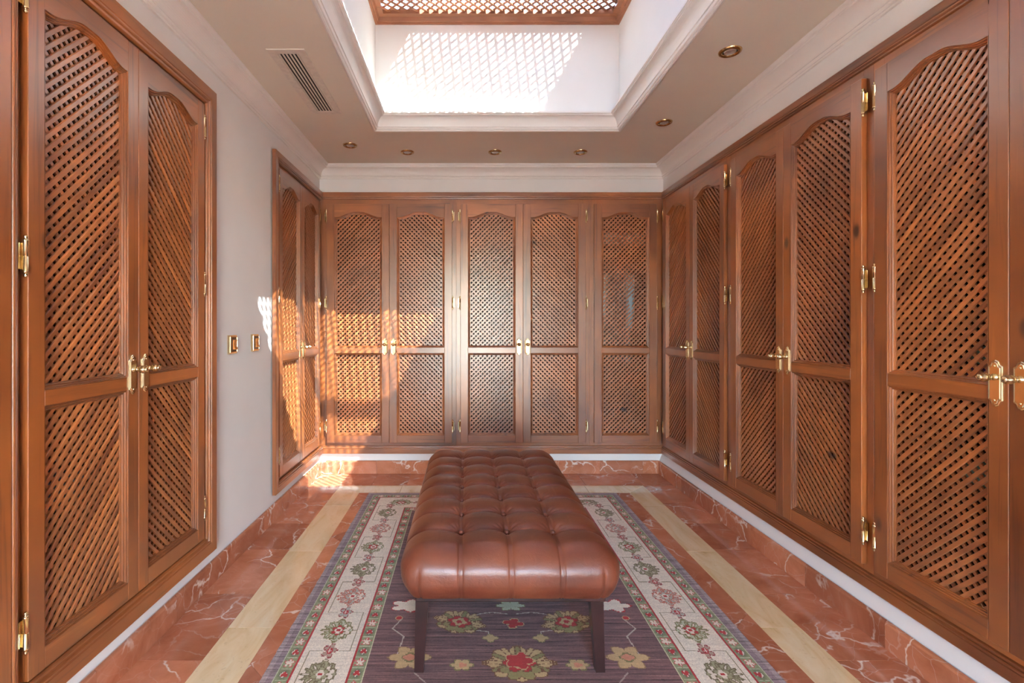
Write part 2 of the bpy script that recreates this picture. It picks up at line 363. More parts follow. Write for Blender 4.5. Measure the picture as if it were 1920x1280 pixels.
# ---- mouldings
def cove(p0, p1, n=9, bow=.35):         # concave quarter curve
    out = []
    for i in range(n+1):
        a = i/n*PI/2; out.append((p0[0]+(p1[0]-p0[0])*(1-math.cos(a)), p0[1]+(p1[1]-p0[1])*math.sin(a)))
    return out
prof = [(0, ZC-.098), (.010, ZC-.098), (.013, ZC-.092), (.010, ZC-.087), (.017, ZC-.084), (.020, ZC-.078), (.017, ZC-.073)]
prof += cove((.020, ZC-.072), (.074, ZC-.026)) + [(.078, ZC-.026), (.080, ZC-.019), (.077, ZC-.015), (.086, ZC-.013), (.091, ZC-.007), (.093, ZC)]
mb = MB(); ring(mb, XL, XR, YF, YB, prof); struct('trim_1', mb, M_TRIM)
q = [(-.014, ZC+.001), (-.014, ZC-.008), (-.004, ZC-.012), (.003, ZC-.008), (.003, ZC-.003), (.010, ZC-.001), (.013, ZC+.006), (.013, ZC+.010), (.018, ZC+.012)]
q += cove((.018, ZC+.013), (.060, ZC+.070), bow=.3)[:] + [(.060, ZC+.074), (.066, ZC+.076), (.068, ZC+.080), (.071, ZC+.081), (.071, ZC+.092), (0, ZC+.092)]
mb = MB(); ring(mb, SX0, SX1, SY0, SY1, q); struct('trim_2', mb, M_TRIM)
# ---- skirting: marble tiles
def skirt(name, a0, a1, joints, face, axis, sgn, step):
    base = MB()
    if axis == 'Y': base.box(face, face+sgn*.012, a0, a1, 0, .1)
    else: base.box(a0, a1, face, face+sgn*.012, 0, .1)
    b = struct(name, base, M_GROUT)
    js = [j for j in joints if a0+.02 < j < a1-.02]; js = [a0]+sorted(js)+[a1]
    for u, v in zip(js, js[1:]):
        mb = MB(); h, t_ = .104, .006
        pts = [(0, .001), (t_*-1, .001), (-t_-.001, h-.012), (-t_+.002, h-.004), (.004, h), (.0, h), ]
        n = len(pts); L_ = (v-u)/2-.0008
        P_ = []
        for s in (-L_, L_):
            for d, z in pts: P_.append((face+sgn*d if axis == 'Y' else s, s if axis == 'Y' else face+sgn*d, z))
        bk = len(P_)
        mb.add(P_, [(i, i+1, n+i+1, n+i) for i in range(n-1)]+[tuple(range(n)), tuple(range(n, 2*n))])
        o = obj('skirting_tile', mb, M_RED, b)
        o.location = (0, (u+v)/2, 0) if axis == 'Y' else ((u+v)/2, 0, 0)
skirt('baseboard_left', YF, YB-.015, [2.02+.4375*k for k in range(-9, 6)], XL+.012, 'Y', -1, 0)
skirt('baseboard_right', YF, YB-.015, [1.85+.4375*k for k in range(-9, 6)], XR-.040, 'Y', 1, 0)
skirt('baseboard_back', XL+.013, XR-.041, [-.714+.445*k for k in range(-2, 5)]+[1.405], YB-.012, 'X', 1, 0)
bpy.data.objects['baseboard_right'].data.transform(Matrix.Identity(4))
# right plinth strip behind the skirting (painted ledge)
mb = MB(); mb.add([(XR-.030, YF, .0), (XR-.030, YF, .104), (XR-.004, YF, ZB+.01), (XR-.030, YB, .0), (XR-.030, YB, .104), (XR-.004, YB, ZB+.01), (XR, YF, ZB+.01), (XR, YB, ZB+.01)],
                  [(0, 1, 4, 3), (1, 2, 5, 4), (2, 6, 7, 5)]); struct('trim_3', mb, M_WALL)

# ================================================================== WARDROBES
H0, H1 = .249, 2.145                                  # door bottom/top
ZLO, ZM0, ZM1, ZSH, ZAP = .308, .961, 1.004, 2.039, 2.081
def arch(x0, x1, n=28):                               # ogee top edge from x0 to x1
    pts = []
    for i in range(n+1):
        s = i/n; u = min(s, 1-s)*2
        k = .5-.5*math.cos(PI*min(1, max(0, (u-.10)/.78)))
        pts.append((x0+(x1-x0)*s, ZSH+(ZAP-ZSH)*k))
    return pts
def door_frame_mesh(w_):
    mb = MB(); s = (w_-.378*w_/.497)/2; x0, x1 = s, w_-s; yf, yb = -.022, 0
    mb.cbox(0, x0, yf, yb, H0, H1, .0018, 0); mb.cbox(x1, w_, yf, yb, H0, H1, .0018, 0)
    mb.cbox(x0, x1, yf+.0004, yb, H0, ZLO, .0016, 1); mb.cbox(x0, x1, yf+.0004, yb, ZM0, ZM1, .0012, 1)
    A = arch(x0, x1); n = len(A); vs = []
    for y in (yf+.0004, yb):
        vs += [(x, y, z) for x, z in A]+[(x, y, H1-.0005) for x, z in A]
    fs = []
    for i in range(n-1):
        fs += [(i, i+1, n+i+1, n+i), (2*n+i, 3*n+i, 3*n+i+1, 2*n+i+1), (i, 2*n+i, 2*n+i+1, i+1), (n+i, n+i+1, 3*n+i+1, 3*n+i)]
    mb.add(vs, fs, 1)
    return mb.mesh('door_frame', [WV, WH]), x0, x1
def moulding_mesh(x0, x1):
    mb = MB()
    prof = [(-.0005, -.0222), (.0010, -.0222), (.0016, -.0180), (.0040, -.0168), (.0056, -.0180), (.0070, -.0164), (.0076, -.0122), (.0100, -.0114), (.0114, -.0124), (.0128, -.0106), (.0134, -.0064), (.0158, -.0054), (.0166, .001)]
    ring(mb, x0, x1, ZLO, ZM0, prof, 0, 'XZ')
    # upper loop following the arch
    A = arch(x0, x1, 32); path = [(x0, ZM1), (x1, ZM1)]+A[::-1]
    def offset(d):
        out = []; n = len(path)
        for i in range(n):
            p, a, b = Vector(path[i]), Vector(path[i-1]), Vector(path[(i+1) % n])
            e1, e2 = (p-a).normalized(), (b-p).normalized(); n1, n2 = Vector((-e1.y, e1.x)), Vector((-e2.y, e2.x))
            m_ = (n1+n2).normalized(); k = d/max(.3, m_.dot(n1)); out.append(p+m_*k)
        return out
    loops = [[(p.x, h, p.y) for p in offset(d)] for d, h in prof]; n = len(path); vs = [v for l in loops for v in l]; fs = []
    for j in range(len(prof)-1):
        for i in range(n): fs.append((j*n+i, j*n+(i+1) % n, (j+1)*n+(i+1) % n, (j+1)*n+i))
    mb.add(vs, fs); return mb.mesh('panel_moulding', WV)
PITCH, SW = .0251, .0128
def slat_lines(x0, x1):
    """segments (centre, half length, sign) of both diagonals in both panels"""
    m = .007; res = []
    A = arch(x0+.0, x1-.0, 60)
    def inside(x, z, up):
        if not (x0+m <= x <= x1-m): return False
        if not up: return ZLO+m <= z <= ZM0-m
        if z < ZM1+m: return False
        k = (x-x0)/(x1-x0)*60; i = min(59, int(k)); zt = A[i][1]+(A[i+1][1]-A[i][1])*(k-i); return z <= zt-m
    cx = (x0+x1)/2
    for up in (False, True):
        cz = (ZM1+ZSH)/2 if up else (ZLO+ZM0)/2
        for sg in (1, -1):
            d = Vector((1, sg))/math.sqrt(2); nrm = Vector((-sg, 1))/math.sqrt(2)
            for k in range(-60, 60):
                o = Vector((cx, cz))+nrm*(k*PITCH)
                ts = [t_*.003 for t_ in range(-300, 301) if inside(o.x+d.x*t_*.003, o.y+d.y*t_*.003, up)]
                if len(ts) < 4: continue
                a, b = ts[0], ts[-1]; c = o+d*(a+b)/2; res.append((c.x, c.y, (b-a)/2+.004, sg, 0))
    return res
def slat_box(mb=None):
    mb = MB(); h = SW/2; c = .0012; y0, y1 = -.0033, .0033
    sec = [(-h, y1), (-h, y0+c), (-h+c, y0), (h-c, y0), (h, y0+c), (h, y1)]; n = 6
    vs = [(-.5, y, z) for z, y in sec]+[(.5, y, z) for z, y in sec]
    mb.add(vs, [tuple(range(n)), tuple(range(n, 2*n))]+[(i, (i+1) % n, n+(i+1) % n, n+i) for i in range(n)]); return mb
SLAT = slat_box().mesh('slat', WS)
FR_Y, BK_Y = .0006, .0072
def joined_lattice(x0, x1, front):
    base = slat_box(); mb = MB()
    for cx, cz, hl, sg, _ in slat_lines(x0, x1):
        y = FR_Y if sg == front else BK_Y; a = sg*PI/4; ca, sa = math.cos(a), math.sin(a)
        vs = [(cx+x*2*hl*ca-z*sa, y+yy, cz+x*2*hl*sa+z*ca) for x, yy, z in base.v]; mb.add(vs, base.f)
    return mb.mesh('lattice', wood_lat[front])
wood_lat = {}
def wood_diag(name, ang):
    m = wood(name, 'X', (.24, .076, .024), (.32, .108, .034), (.39, .145, .046), .38, 1.0)
    for nd in m.node_tree.nodes:
        if nd.type == 'MAPPING' and max(nd.inputs['Scale'].default_value) > 5: nd.inputs['Rotation'].default_value = (0, ang, 0)
    return m
wood_lat[1] = wood_diag('slat_wood_rising', PI/4); wood_lat[-1] = wood_diag('slat_wood_falling', -PI/4)
# brass handle
def plate_outline(s=1, hw=.0205, hh=.068):
    P_ = [(-hw, -hh+.018), (-hw*.62, -hh+.014), (-hw*.45, -hh+.004), (0, -hh), (hw*.45, -hh+.004), (hw*.62, -hh+.014), (hw, -hh+.018)]
    P_ += [(x, -z) for x, z in P_[::-1]]; return [(x*s, z*(1-(1-s)*.35)) for x, z in P_]
hp = MB(); lo = [plate_outline(1), plate_outline(1), plate_outline(.90), plate_outline(.74), plate_outline(.66)]; ys = [0, -.0022, -.0042, -.0036, -.0052]
vs = [(x, y, z) for L_, y in zip(lo, ys) for x, z in L_]; n = len(lo[0])
hp.add(vs, [(j*n+i, j*n+(i+1) % n, (j+1)*n+(i+1) % n, (j+1)*n+i) for j in range(4) for i in range(n)]+[tuple(range(4*n, 5*n))])
for z in (.050, -.050): hp.lathe([(.0032, .0045), (.003, .0065), (.0015, .0075), (0, .0077)], (0, 0, z), 'Y', 8)
HP = hp.mesh('handle_plate', M_BRASS)
kb = MB(); kb.lathe([(.010, .004), (.010, .007), (.006, .009), (.0055, .016), (.0085, .018), (.0085, .0205), (.006, .0225), (.008, .025), (.0125, .030), (.0140, .037), (.0128, .044), (.009, .050), (.0095, .0515), (.006, .054), (0, .0555)], (0, 0, .018), 'Y', 16)
KB = kb.mesh('knob', M_BRASS)
hg = MB(); r = .0072
hg.lathe([(0, -.055), (.004, -.0545), (.0052, -.051), (.003, -.047), (.0045, -.0445), (.0078, -.043), (.0078, -.040), (r, -.0385), (r, -.0012), (r*.86, -.0006), (r*.86, .0006), (r, .0012), (r, .0385), (.0078, .040), (.0078, .043), (.0045, .0445), (.003, .047), (.0052, .051), (.004, .0545), (0, .055)], (0, 0, 0), 'Z', 14)
hg.box(-.014, .014, .006, .009, -.034, .034)
HG = hg.mesh('hinge', M_BRASS)
CACHE = {}
def make_door(parent, x, w_, front, hinge, handle, indiv):
    key = round(w_, 4)
    if key not in CACHE:
        fm, x0, x1 = door_frame_mesh(w_); CACHE[key] = dict(f=fm, x0=x0, x1=x1, m=moulding_mesh(x0, x1))
    C = CACHE[key]
    d = link('door', C['f'], parent, loc=(x, 0, 0))
    link('panel_moulding', C['m'], d)
    if indiv:
        for cx, cz, hl, sg, _ in slat_lines(C['x0'], C['x1']):
            link('slat', SLAT, d, loc=(cx, FR_Y if sg == front else BK_Y, cz), rot=(0, -sg*PI/4, 0), scale=(2*hl, 1, 1))
    else:
        if ('l', front) not in C: C[('l', front)] = joined_lattice(C['x0'], C['x1'], front)
        link('lattice', C[('l', front)], d, kind='stuff')
    hx = -.004 if hinge == 'L' else w_+.004
    for z in (.380, 1.360, 2.048): link('hinge', HG, d, loc=(hx, -.019, z))
    if handle:
        px = w_-.034 if hinge == 'L' else .034
        link('handle_plate', HP, d, loc=(px, -.022, 1.012), label='brass handle plate'); link('knob', KB, d, loc=(px, -.022, 1.012))
    return d
def wardrobe(label, origin, rz, W, doors, shelves=(), rod=True, group=None, body=.52):
    """local x along the wall, room on the -y side; doors = (x, w, front sign, hinge, handle, individual slats)"""
    t = thing('built_in_wardrobe', label, 'wardrobe', origin, rz, group)
    mb = MB(); z0, z1 = ZB+.03, ZT-.03
    first, last = doors[0][0], doors[-1][0]+doors[-1][1]
    mb.cbox(0, first+.018, 0, .022, z0, z1, .001, 0); mb.cbox(last-.018, W, 0, .022, z0, z1, .001, 0)
    mb.box(first+.018, last-.018, 0, .022, H1-.02, z1, 1); mb.box(first+.018, last-.018, 0, .022, z0, H0+.02, 1)
    obj('face_frame', mb, [WV, WH], t)
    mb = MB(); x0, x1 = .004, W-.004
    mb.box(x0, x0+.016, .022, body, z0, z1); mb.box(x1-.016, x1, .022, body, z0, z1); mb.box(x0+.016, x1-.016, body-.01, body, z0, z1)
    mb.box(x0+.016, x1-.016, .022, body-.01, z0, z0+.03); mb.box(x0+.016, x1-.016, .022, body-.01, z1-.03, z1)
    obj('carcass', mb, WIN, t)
    for z in shelves:
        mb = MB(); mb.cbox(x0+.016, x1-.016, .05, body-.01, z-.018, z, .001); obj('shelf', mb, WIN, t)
    if rod:
        mb = MB(); mb.tube([(x0+.016, .27, 1.78), (x1-.016, .27, 1.78)], .0125, 10); obj('hanging_rail', mb, M_BRASS, t)
    for d in doors: make_door(t, *d)
    return t
# casing profiles (offset from outer edge, y)
def casing_prof(w_):
    k = w_; return [(0, .004), (0, -.017), (.003, -.0195), (k*.60, -.0195), (k*.62, -.0165), (k*.66, -.0160), (k*.69, -.0190), (k*.74, -.0200), (k*.79, -.0185), (k*.81, -.0120), (k*.87, -.0115), (k*.90, -.0135), (k*.95, -.0125), (k, -.006), (k, .001)]
FPL, FPR, FPB = XL+.001, XR-.001, YB-.001            # frame planes
FL, FR, FB = -1.165, 1.567, 4.042
# left near unit: local x = world Y
o = wardrobe('pair of lattice doors with arched tops on the left wall, nearest the camera', (FL, LN0+.04, 0), PI/2, LN1-LN0-.08,
             [(1.322-LN0-.04, .446, 1, 'L', True, True), (1.769-LN0-.04, .446, -1, 'R', True, True)], shelves=(.62, 1.02, 1.95))
mb = MB(); ring(mb, LN0, LN1, ZB, ZT, casing_prof(.078), 0, 'XZ', True); c = struct('trim_4', mb, [WY, WV]); c.location = (FL+.006, 0, 0)
c.data.transform(Matrix.Rotation(PI/2, 4, 'Z')); c.location = (FL+.006, 0, 0)
o = wardrobe('sunlit lattice wardrobe on the left wall, between the switches and the back corner', (FL, LF0+.04, 0), PI/2, FB-LF0-.04,
             [(3.107-LF0-.04, .431, 1, 'L', True, False), (3.539-LF0-.04, .431, -1, 'R', True, False)], shelves=(.9,))
mb = MB(); ring(mb, LF0, FB+.06, ZB, ZT, casing_prof(.060), 0, 'XZ', True, (1,)); mb.v = [(min(x, FB), y, z) for x, y, z in mb.v]
c = struct('trim_5', mb, [WY, WV]); c.data.transform(Matrix.Rotation(PI/2, 4, 'Z')); c.location = (FL+.006, 0, 0)
# back units: world x
bu = 'lattice wardrobes along the back wall'
wardrobe('two-door lattice wardrobe on the back wall, leftmost, sunlit', (-1.165, FB, 0), 0, 1.165-.0785,
         [(-1.1066+1.165, .4965, 1, 'L', True, False), (-.609+1.165, .497, -1, 'R', True, False)], shelves=(.60, 1.30), group=bu)
wardrobe('two-door lattice wardrobe in the middle of the back wall, behind the bench', (-.0785, FB, 0), 0, .983+.0785,
         [(-.045+.0785, .4965, 1, 'L', True, False), (.4525+.0785, .497, -1, 'R', True, False)], shelves=(1.55,), group=bu)
wardrobe('single-door lattice wardrobe at the right end of the back wall', (.983, FB, 0), 0, 1.567-.983,
         [(1.017-.983, .497, 1, 'R', False, False)], shelves=(1.83,), group=bu)
# right units: local x = -world Y
ru = 'lattice wardrobes along the right wall'
wardrobe('two-door lattice wardrobe on the right wall, farthest, touching the back corner', (FR, FB, 0), -PI/2, FB-2.998,
         [(FB-3.978, .4705, 1, 'L', True, False), (FB-3.507, .4705, -1, 'R', True, False)], shelves=(1.2,), group=ru)
wardrobe('two-door lattice wardrobe on the right wall, middle one of the three', (FR, 2.998, 0), -PI/2, 2.998-1.948,
         [(2.998-2.960, .49, 1, 'L', True, False), (2.998-2.4695, .49, -1, 'R', True, False)], shelves=(.7, 1.3), group=ru)
wardrobe('two-door lattice wardrobe on the right wall, nearest, cut by the photo edge', (FR, 1.948, 0), -PI/2, 1.948-RN-.01,
         [(1.948-1.916, .473, 1, 'L', True, True), (1.948-1.442, .473, -1, 'R', True, False)], shelves=(.66, 1.0, 1.9), group=ru)
# continuous wooden cornice and bottom rail
def run(name, x0, x1, loc, rz):
    mb = MB(); p = casing_prof(.056)
    bar(mb, x0, x1, [(ZT-d, y) for d, y in p]); o = struct(name, mb, WH); o.location = loc; o.rotation_euler = (0, 0, rz)
    return o
run('trim_6', -1.153, 1.555, (0, FB+.005, 0), 0); run('trim_7', -4.03, -RN, (FR+.005, 0, 0), -PI/2)
def run2(name, x0, x1, loc, rz):
    mb = MB(); p = casing_prof(.062)
    bar(mb, x0, x1, [(ZB+d, y) for d, y in p]); o = struct(name, mb, WH); o.location = loc; o.rotation_euler = (0, 0, rz)
run2('trim_8', -1.153, 1.555, (0, FB+.005, 0), 0); run2('trim_9', -4.03, -RN, (FR+.005, 0, 0), -PI/2)

# ================================================================== SKYLIGHT GRILLE
g = thing('skylight_grille', 'brown wooden diagonal lattice grille closing the top of the skylight shaft', 'grille', (0, 0, ZG))
mb = MB()
pr = [(0, .09), (0, 0), (.012, 0), (.014, .010), (.022, .012), (.030, .034), (.060, .036), (.060, .066), (.050, .07)]
ring(mb, SX0, SX1, SY0, SY1, pr); obj('frame', mb, WG, g)
mb = MB(); base = slat_box(); gp = .0425; x0, x1, y0, y1 = SX0+.05, SX1-.05, SY0+.05, SY1-.05
for sg in (1, -1):
    d = Vector((1, sg))/math.sqrt(2); nn = Vector((-sg, 1))/math.sqrt(2)
    for k in range(-60, 60):
        o_ = Vector(((x0+x1)/2, (y0+y1)/2))+nn*(k*gp)
        ts = [i*.01 for i in range(-250, 251) if x0 <= o_.x+d.x*i*.01 <= x1 and y0 <= o_.y+d.y*i*.01 <= y1]
        if len(ts) < 3: continue
        a, b = ts[0]-.006, ts[-1]+.006; c = o_+d*(a+b)/2; L_ = b-a
        mb.add([(c.x+x*L_*d.x-z*1.15*sg*d.x, c.y+x*L_*d.y+z*1.15*abs(d.x), (.052 if sg > 0 else .060)+y) for x, y, z in base.v], base.f)
obj('lattice', mb, WG, g, kind='stuff')

# ================================================================== CEILING FITTINGS
v = thing('ceiling_vent', 'long slotted air vent let into the ceiling left of the skylight', 'vent', (-.83, 2.675, ZC))
mb = MB(); a, b = .088, .355
ring(mb, -a, a, -b, b, [(0, 0), (0, -.002), (.002, -.004), (.038, -.004), (.040, -.002), (.040, .012)]); obj('frame', mb, M_VENT, v)
mb = MB(); mb.box(-a+.02, a-.02, -b+.02, b-.02, -.0006, .004); obj('duct_shade', mb, M_DARK, v)  # flat dark sheet painting the shade behind the blades
for k in range(6):
    x = -.0425+k*.017; mb = MB(); mb.cbox(-.0042, .0042, -b+.038, b-.038, -.006, .0, .0012)
    o = obj('blade', mb, M_VENT, v); o.location = (x, 0, .0025)
def downlight(label, x, y):
    t = thing('downlight', label, 'ceiling light', (x, y, ZC), random.uniform(0, 3), 'recessed brass downlights')
    return t
fr = MB(); fr.lathe([(.031, -.002), (.033, -.007), (.040, -.010), (.049, -.006), (.0505, 0)], n=28)
FRM = fr.mesh('bezel', plain('aged_brass', (.55, .38, .18), .22, 1))
lp = MB(); lp.lathe([(.0325, -.0006), (.0305, -.0012)], n=24, m=1); lp.lathe([(.0305, -.0012), (.027, -.0012)], n=24, m=1); lp.lathe([(.027, -.0012), (.0262, -.0055), (.0235, -.0062), (.0225, -.0035), (.012, -.0018), (.006, -.003), (0, -.0045)], n=24); LPM = lp.mesh('lamp', [M_LAMP, M_DARK])  # dark rings paint the shaded gap round the lens
for i, (lb, x, y) in enumerate((('small brass downlight at the far left of the ceiling, set forward of the back row', -.815, 3.56),
        ('small brass downlight, leftmost of the three in line along the back of the ceiling', -.43, 3.70),
        ('small brass downlight, middle of the three in line along the back of the ceiling', .211, 3.70),
        ('small brass downlight, rightmost of the three in line along the back of the ceiling', .835, 3.70),
        ('brass downlight right of the skylight, farther of the two beside the right crown moulding', 1.234, 3.16),
        ('largest-looking brass downlight right of the skylight, nearest the camera', 1.22, 2.342))):
    t = downlight(lb, x, y); link('bezel', FRM, t); link('lamp', LPM, t)
# switches
for lb, y in (('square brass and walnut rocker switch on the white wall, nearer the big left doors', 2.50+.03), ('square brass and walnut rocker switch on the white wall, nearer the sunlit corner', 2.80)):
    t = thing('light_switch', lb, 'switch', (XL, y, 1.085), PI/2, 'rocker switches on the left wall')
    mb = MB(); ring(mb, -.044, .044, -.047, .047, [(0, .0), (0, -.006), (.003, -.009), (.007, -.009), (.008, -.013), (.012, -.015), (.014, -.010)], 0, 'XZ'); obj('frame', mb, M_BRASS, t)
    mb = MB(); mb.cbox(-.032, .032, -.014, 0, -.034, .034, .002); obj('plate', mb, M_PLATE, t)
    mb = MB(); n = 8; pts = [(-.024+.048*i/n, -.018-.006*abs(2*i/n-1)**1.6-(.003 if i < 2 else 0)) for i in range(n+1)]
    P_ = [(-.013, y_, z_) for z_, y_ in pts]+[(.013, y_, z_) for z_, y_ in pts]+[(-.013, -.012, z_) for z_, y_ in pts]+[(.013, -.012, z_) for z_, y_ in pts]
    k = n+1; fs = []
    for i in range(n): fs += [(i, i+1, k+i+1, k+i), (i, 2*k+i, 2*k+i+1, i+1), (k+i, k+i+1, 3*k+i+1, 3*k+i)]
    fs += [(0, k, 3*k, 2*k), (n, 2*k+n, 3*k+n, k+n)]; mb.add(P_, fs); obj('rocker', mb, M_ROCK, t)

# ================================================================== TUFTED BENCH
BCX, BCY, BHX, BHY, BZ0, BZ1 = .147, 2.33, .355, .695, .285, .452
bench = thing('tufted_bench', 'long chestnut leather bench with button-tufted top and four dark tapered legs on the rug', 'bench', (BCX, BCY, .0095))
SXs = [-.165, 0, .165]; SYs = [-.504+.168*i for i in range(7)]
def cushion():
    R = .078; Hh = BZ1-BZ0; z0 = BZ0-.008
    def grid(fn, nu, nv):
        U, V = np.meshgrid(np.linspace(0, 1, nu), np.linspace(0, 1, nv), indexing='ij'); return fn(U.ravel(), V.ravel()), nu, nv
    X, Y = BHX, BHY; st = .0042
    nx, ny, nz = int(2*X/st), int(2*Y/st), int(Hh/st)
    G = [grid(lambda u, v: np.stack([X*(2*u-1), Y*(2*v-1), Hh+0*u], 1), nx, ny),
         grid(lambda u, v: np.stack([X*(2*u-1), -Y+0*u, Hh*v], 1), nx, nz), grid(lambda u, v: np.stack([X*(1-2*u), Y+0*u, Hh*v], 1), nx, nz),
         grid(lambda u, v: np.stack([X+0*u, Y*(2*u-1), Hh*v], 1), ny, nz), grid(lambda u, v: np.stack([-X+0*u, Y*(1-2*u), Hh*v], 1), ny, nz)]
    V_ = []; F_ = []; off = 0
    for P_, nu, nv in G:
        c = P_.copy(); c[:, 0] = np.clip(c[:, 0], -(X-R), X-R); c[:, 1] = np.clip(c[:, 1], -(Y-R), Y-R); c[:, 2] = np.minimum(c[:, 2], Hh-R)
        n_ = P_-c; ln = np.linalg.norm(n_, axis=1, keepdims=True); ln[ln < 1e-9] = 1; n_ = n_/ln; p = c+R*n_
        top = np.clip(n_[:, 2], 0, 1)
        x, y, z = p[:, 0], p[:, 1], p[:, 2]
        # seams
        ax = np.min([np.abs(x-s) for s in SXs], axis=0); ay = np.min([np.abs(y-s) for s in SYs], axis=0)
        inx = (np.abs(n_[:, 0]) < .93) | (top > .2)
        rb = np.sqrt(ax**2+ay**2); wt = top**1.5
        pil = lambda d: np.exp(-d/.026)
        onx = np.where(np.abs(x) < .24, 1, 0.0)
        d = np.zeros(len(x))
        d -= (.0115*wt+.0022)*pil(ax)*onx; d -= (.0125*wt+.0022)*pil(ay)*(1-np.clip(np.abs(n_[:, 1]), 0, 1)**3)
        d -= (.0045)*np.exp(-((ax-.0050)/.0024)**2)*onx; d += .0022*np.exp(-(ax/.003)**2)*onx
        d -= .0060*np.exp(-(ay/.0034)**2)*(1-np.clip(np.abs(n_[:, 1]), 0, 1)**3)
        d -= .017*np.exp(-rb/.026)*wt
        # radiating puckers at the buttons
        ang = np.arctan2(ay, ax); d += .0016*np.sin(ang*14+x*30)*np.exp(-((rb-.032)/.02)**2)*wt
        # corner pleats
        fr_ = np.abs(n_[:, 1]) > .7; e = np.abs(np.abs(x)-(X-.052-.01*np.clip(z/Hh, 0, 1))); fade = np.clip((Hh*.72-z)/.05, 0, 1)
        d -= np.where(fr_, .0065*np.exp(-(e/.0045)**2)*fade, 0); d += np.where(fr_, .006*np.exp(-((np.abs(x)-(X-.030))/.016)**2)*fade, 0)
        p = p+n_*d[:, None]
        nh = n_.copy(); nh[:, 2] = 0
        b_ = .013*np.sin(np.clip(z/Hh, 0, 1)*PI)-.022*np.clip(1-z/.06, 0, 1)**2
        p = p+nh*b_[:, None]
        p[:, 2] += top*.010*(1-(x/X)**2)*np.clip(1-(y/Y)**6, 0, 1)
        p[:, 2] = np.where(P_[:, 2] < 1e-6, 0+.004*np.cos(x*38)*0, p[:, 2])
        V_.append(p+np.array([0, 0, z0])); i, j = np.meshgrid(np.arange(nu-1), np.arange(nv-1), indexing='ij'); a = (i*nv+j).ravel()+off
        F_.append(np.stack([a, a+nv, a+nv+1, a+1], 1)); off += nu*nv
    V_ = np.concatenate(V_); F_ = np.concatenate(F_)
    me = bpy.data.meshes.new('cushion'); me.from_pydata(V_.tolist(), [], F_.tolist())
    bm = bmesh.new(); bm.from_mesh(me); bmesh.ops.remove_doubles(bm, verts=bm.verts, dist=.0006); bmesh.ops.recalc_face_normals(bm, faces=bm.faces); bm.to_mesh(me); bm.free()
    me.polygons.foreach_set('use_smooth', [True]*len(me.polygons)); me.materials.append(M_LEATH); return me
link('cushion', cushion(), bench)
bt = MB(); bt.lathe([(0, .0065), (.005, .006), (.0085, .0035), (.0095, 0), (.009, -.003)], n=16); BT = bt.mesh('button', M_LEATH)
for x in SXs:
    for y in SYs: link('button', BT, bench, loc=(x, y, BZ1-.008-.026+.010*(1-(x/BHX)**2)))
mb = MB(); mb.cbox(-.315, .315, -.655, .655, BZ0-.030, BZ0-.006, .004); obj('base_frame', mb, M_LEG, bench)
for sx in (-1, 1):
    for sy in (-1, 1):
        mb = MB(); zt = BZ0-.022; zb = 0; ox = .318; oy = .615
        w0, w1_ = .046, .031
        vs = []
        for k in range(7):
            s = k/6; z = zb+(zt-zb)*s; ww = w1_+(w0-w1_)*s**1.2; x1 = ox+.004*(1-s); y1 = oy+.006*(1-s)**2
            vs += [(sx*(x1-ww), sy*(y1-ww), z), (sx*x1, sy*(y1-ww), z), (sx*x1, sy*y1, z), (sx*(x1-ww), sy*y1, z)]
        fs = [(3, 2, 1, 0), (24, 25, 26, 27)]+[(4*k+i, 4*k+(i+1) % 4, 4*k+4+(i+1) % 4, 4*k+4+i) for k in range(6) for i in range(4)]
        mb.add(vs, fs); obj('leg', mb, M_LEG, bench)

# ================================================================== RUG
def s2l(c): return np.array([((x/255)/12.92 if x/255 <= .04045 else ((x/255+.055)/1.055)**2.4) for x in c])
CR, RD, GR, OL, PU, BR, SA, OR, GY, TAN = [s2l(c) for c in ((226, 216, 198), (178, 48, 48), (138, 146, 108), (128, 120, 74), (120, 92, 98), (104, 80, 74), (186, 190, 160), (206, 140, 110), (178, 176, 160), (196, 166, 120))]
RES = .0037
NX, NY = int((RX1-RX0)/RES), int((RY1-RY0)/RES)
gx = RX0+(np.arange(NX)+.5)*(RX1-RX0)/NX; gy = RY0+(np.arange(NY)+.5)*(RY1-RY0)/NY
IMG = np.zeros((NY, NX, 3))
XX, YY = np.meshgrid(gx, gy)
ex = np.minimum(XX-RX0, RX1-XX); ey = np.minimum(YY-RY0, RY1-YY); E = np.minimum(ex, ey)
# striped field (weft streaks run across the rug)
st = rng.normal(size=(NY, NX)); k = np.ones(41)/41
st = np.apply_along_axis(lambda r_: np.convolve(r_, k, 'same'), 1, st)*5
st = st+.5*rng.normal(size=(NY, 1))*1.0
IMG[:] = s2l((118, 86, 84)); IMG *= (1+.26*st)[..., None]
def put(mask, c): IMG[mask] = c
def stroke(x, y, c, r=.0028):
    m = (XX-x)**2+(YY-y)**2 < r*r; IMG[m] = c
def line(pts, c, r=.0024):
    for (a, b), (c_, d_) in zip(pts, pts[1:]):
        i0, i1 = np.searchsorted(gx, min(a, c_)-.006), np.searchsorted(gx, max(a, c_)+.006); j0, j1 = np.searchsorted(gy, min(b, d_)-.006), np.searchsorted(gy, max(b, d_)+.006)
        if i0 >= i1 or j0 >= j1: continue
        x, y = XX[j0:j1, i0:i1], YY[j0:j1, i0:i1]; dx, dy = c_-a, d_-b; L2 = dx*dx+dy*dy+1e-12
        t_ = np.clip(((x-a)*dx+(y-b)*dy)/L2, 0, 1); m = (x-a-t_*dx)**2+(y-b-t_*dy)**2 < r*r; IMG[j0:j1, i0:i1][m] = c
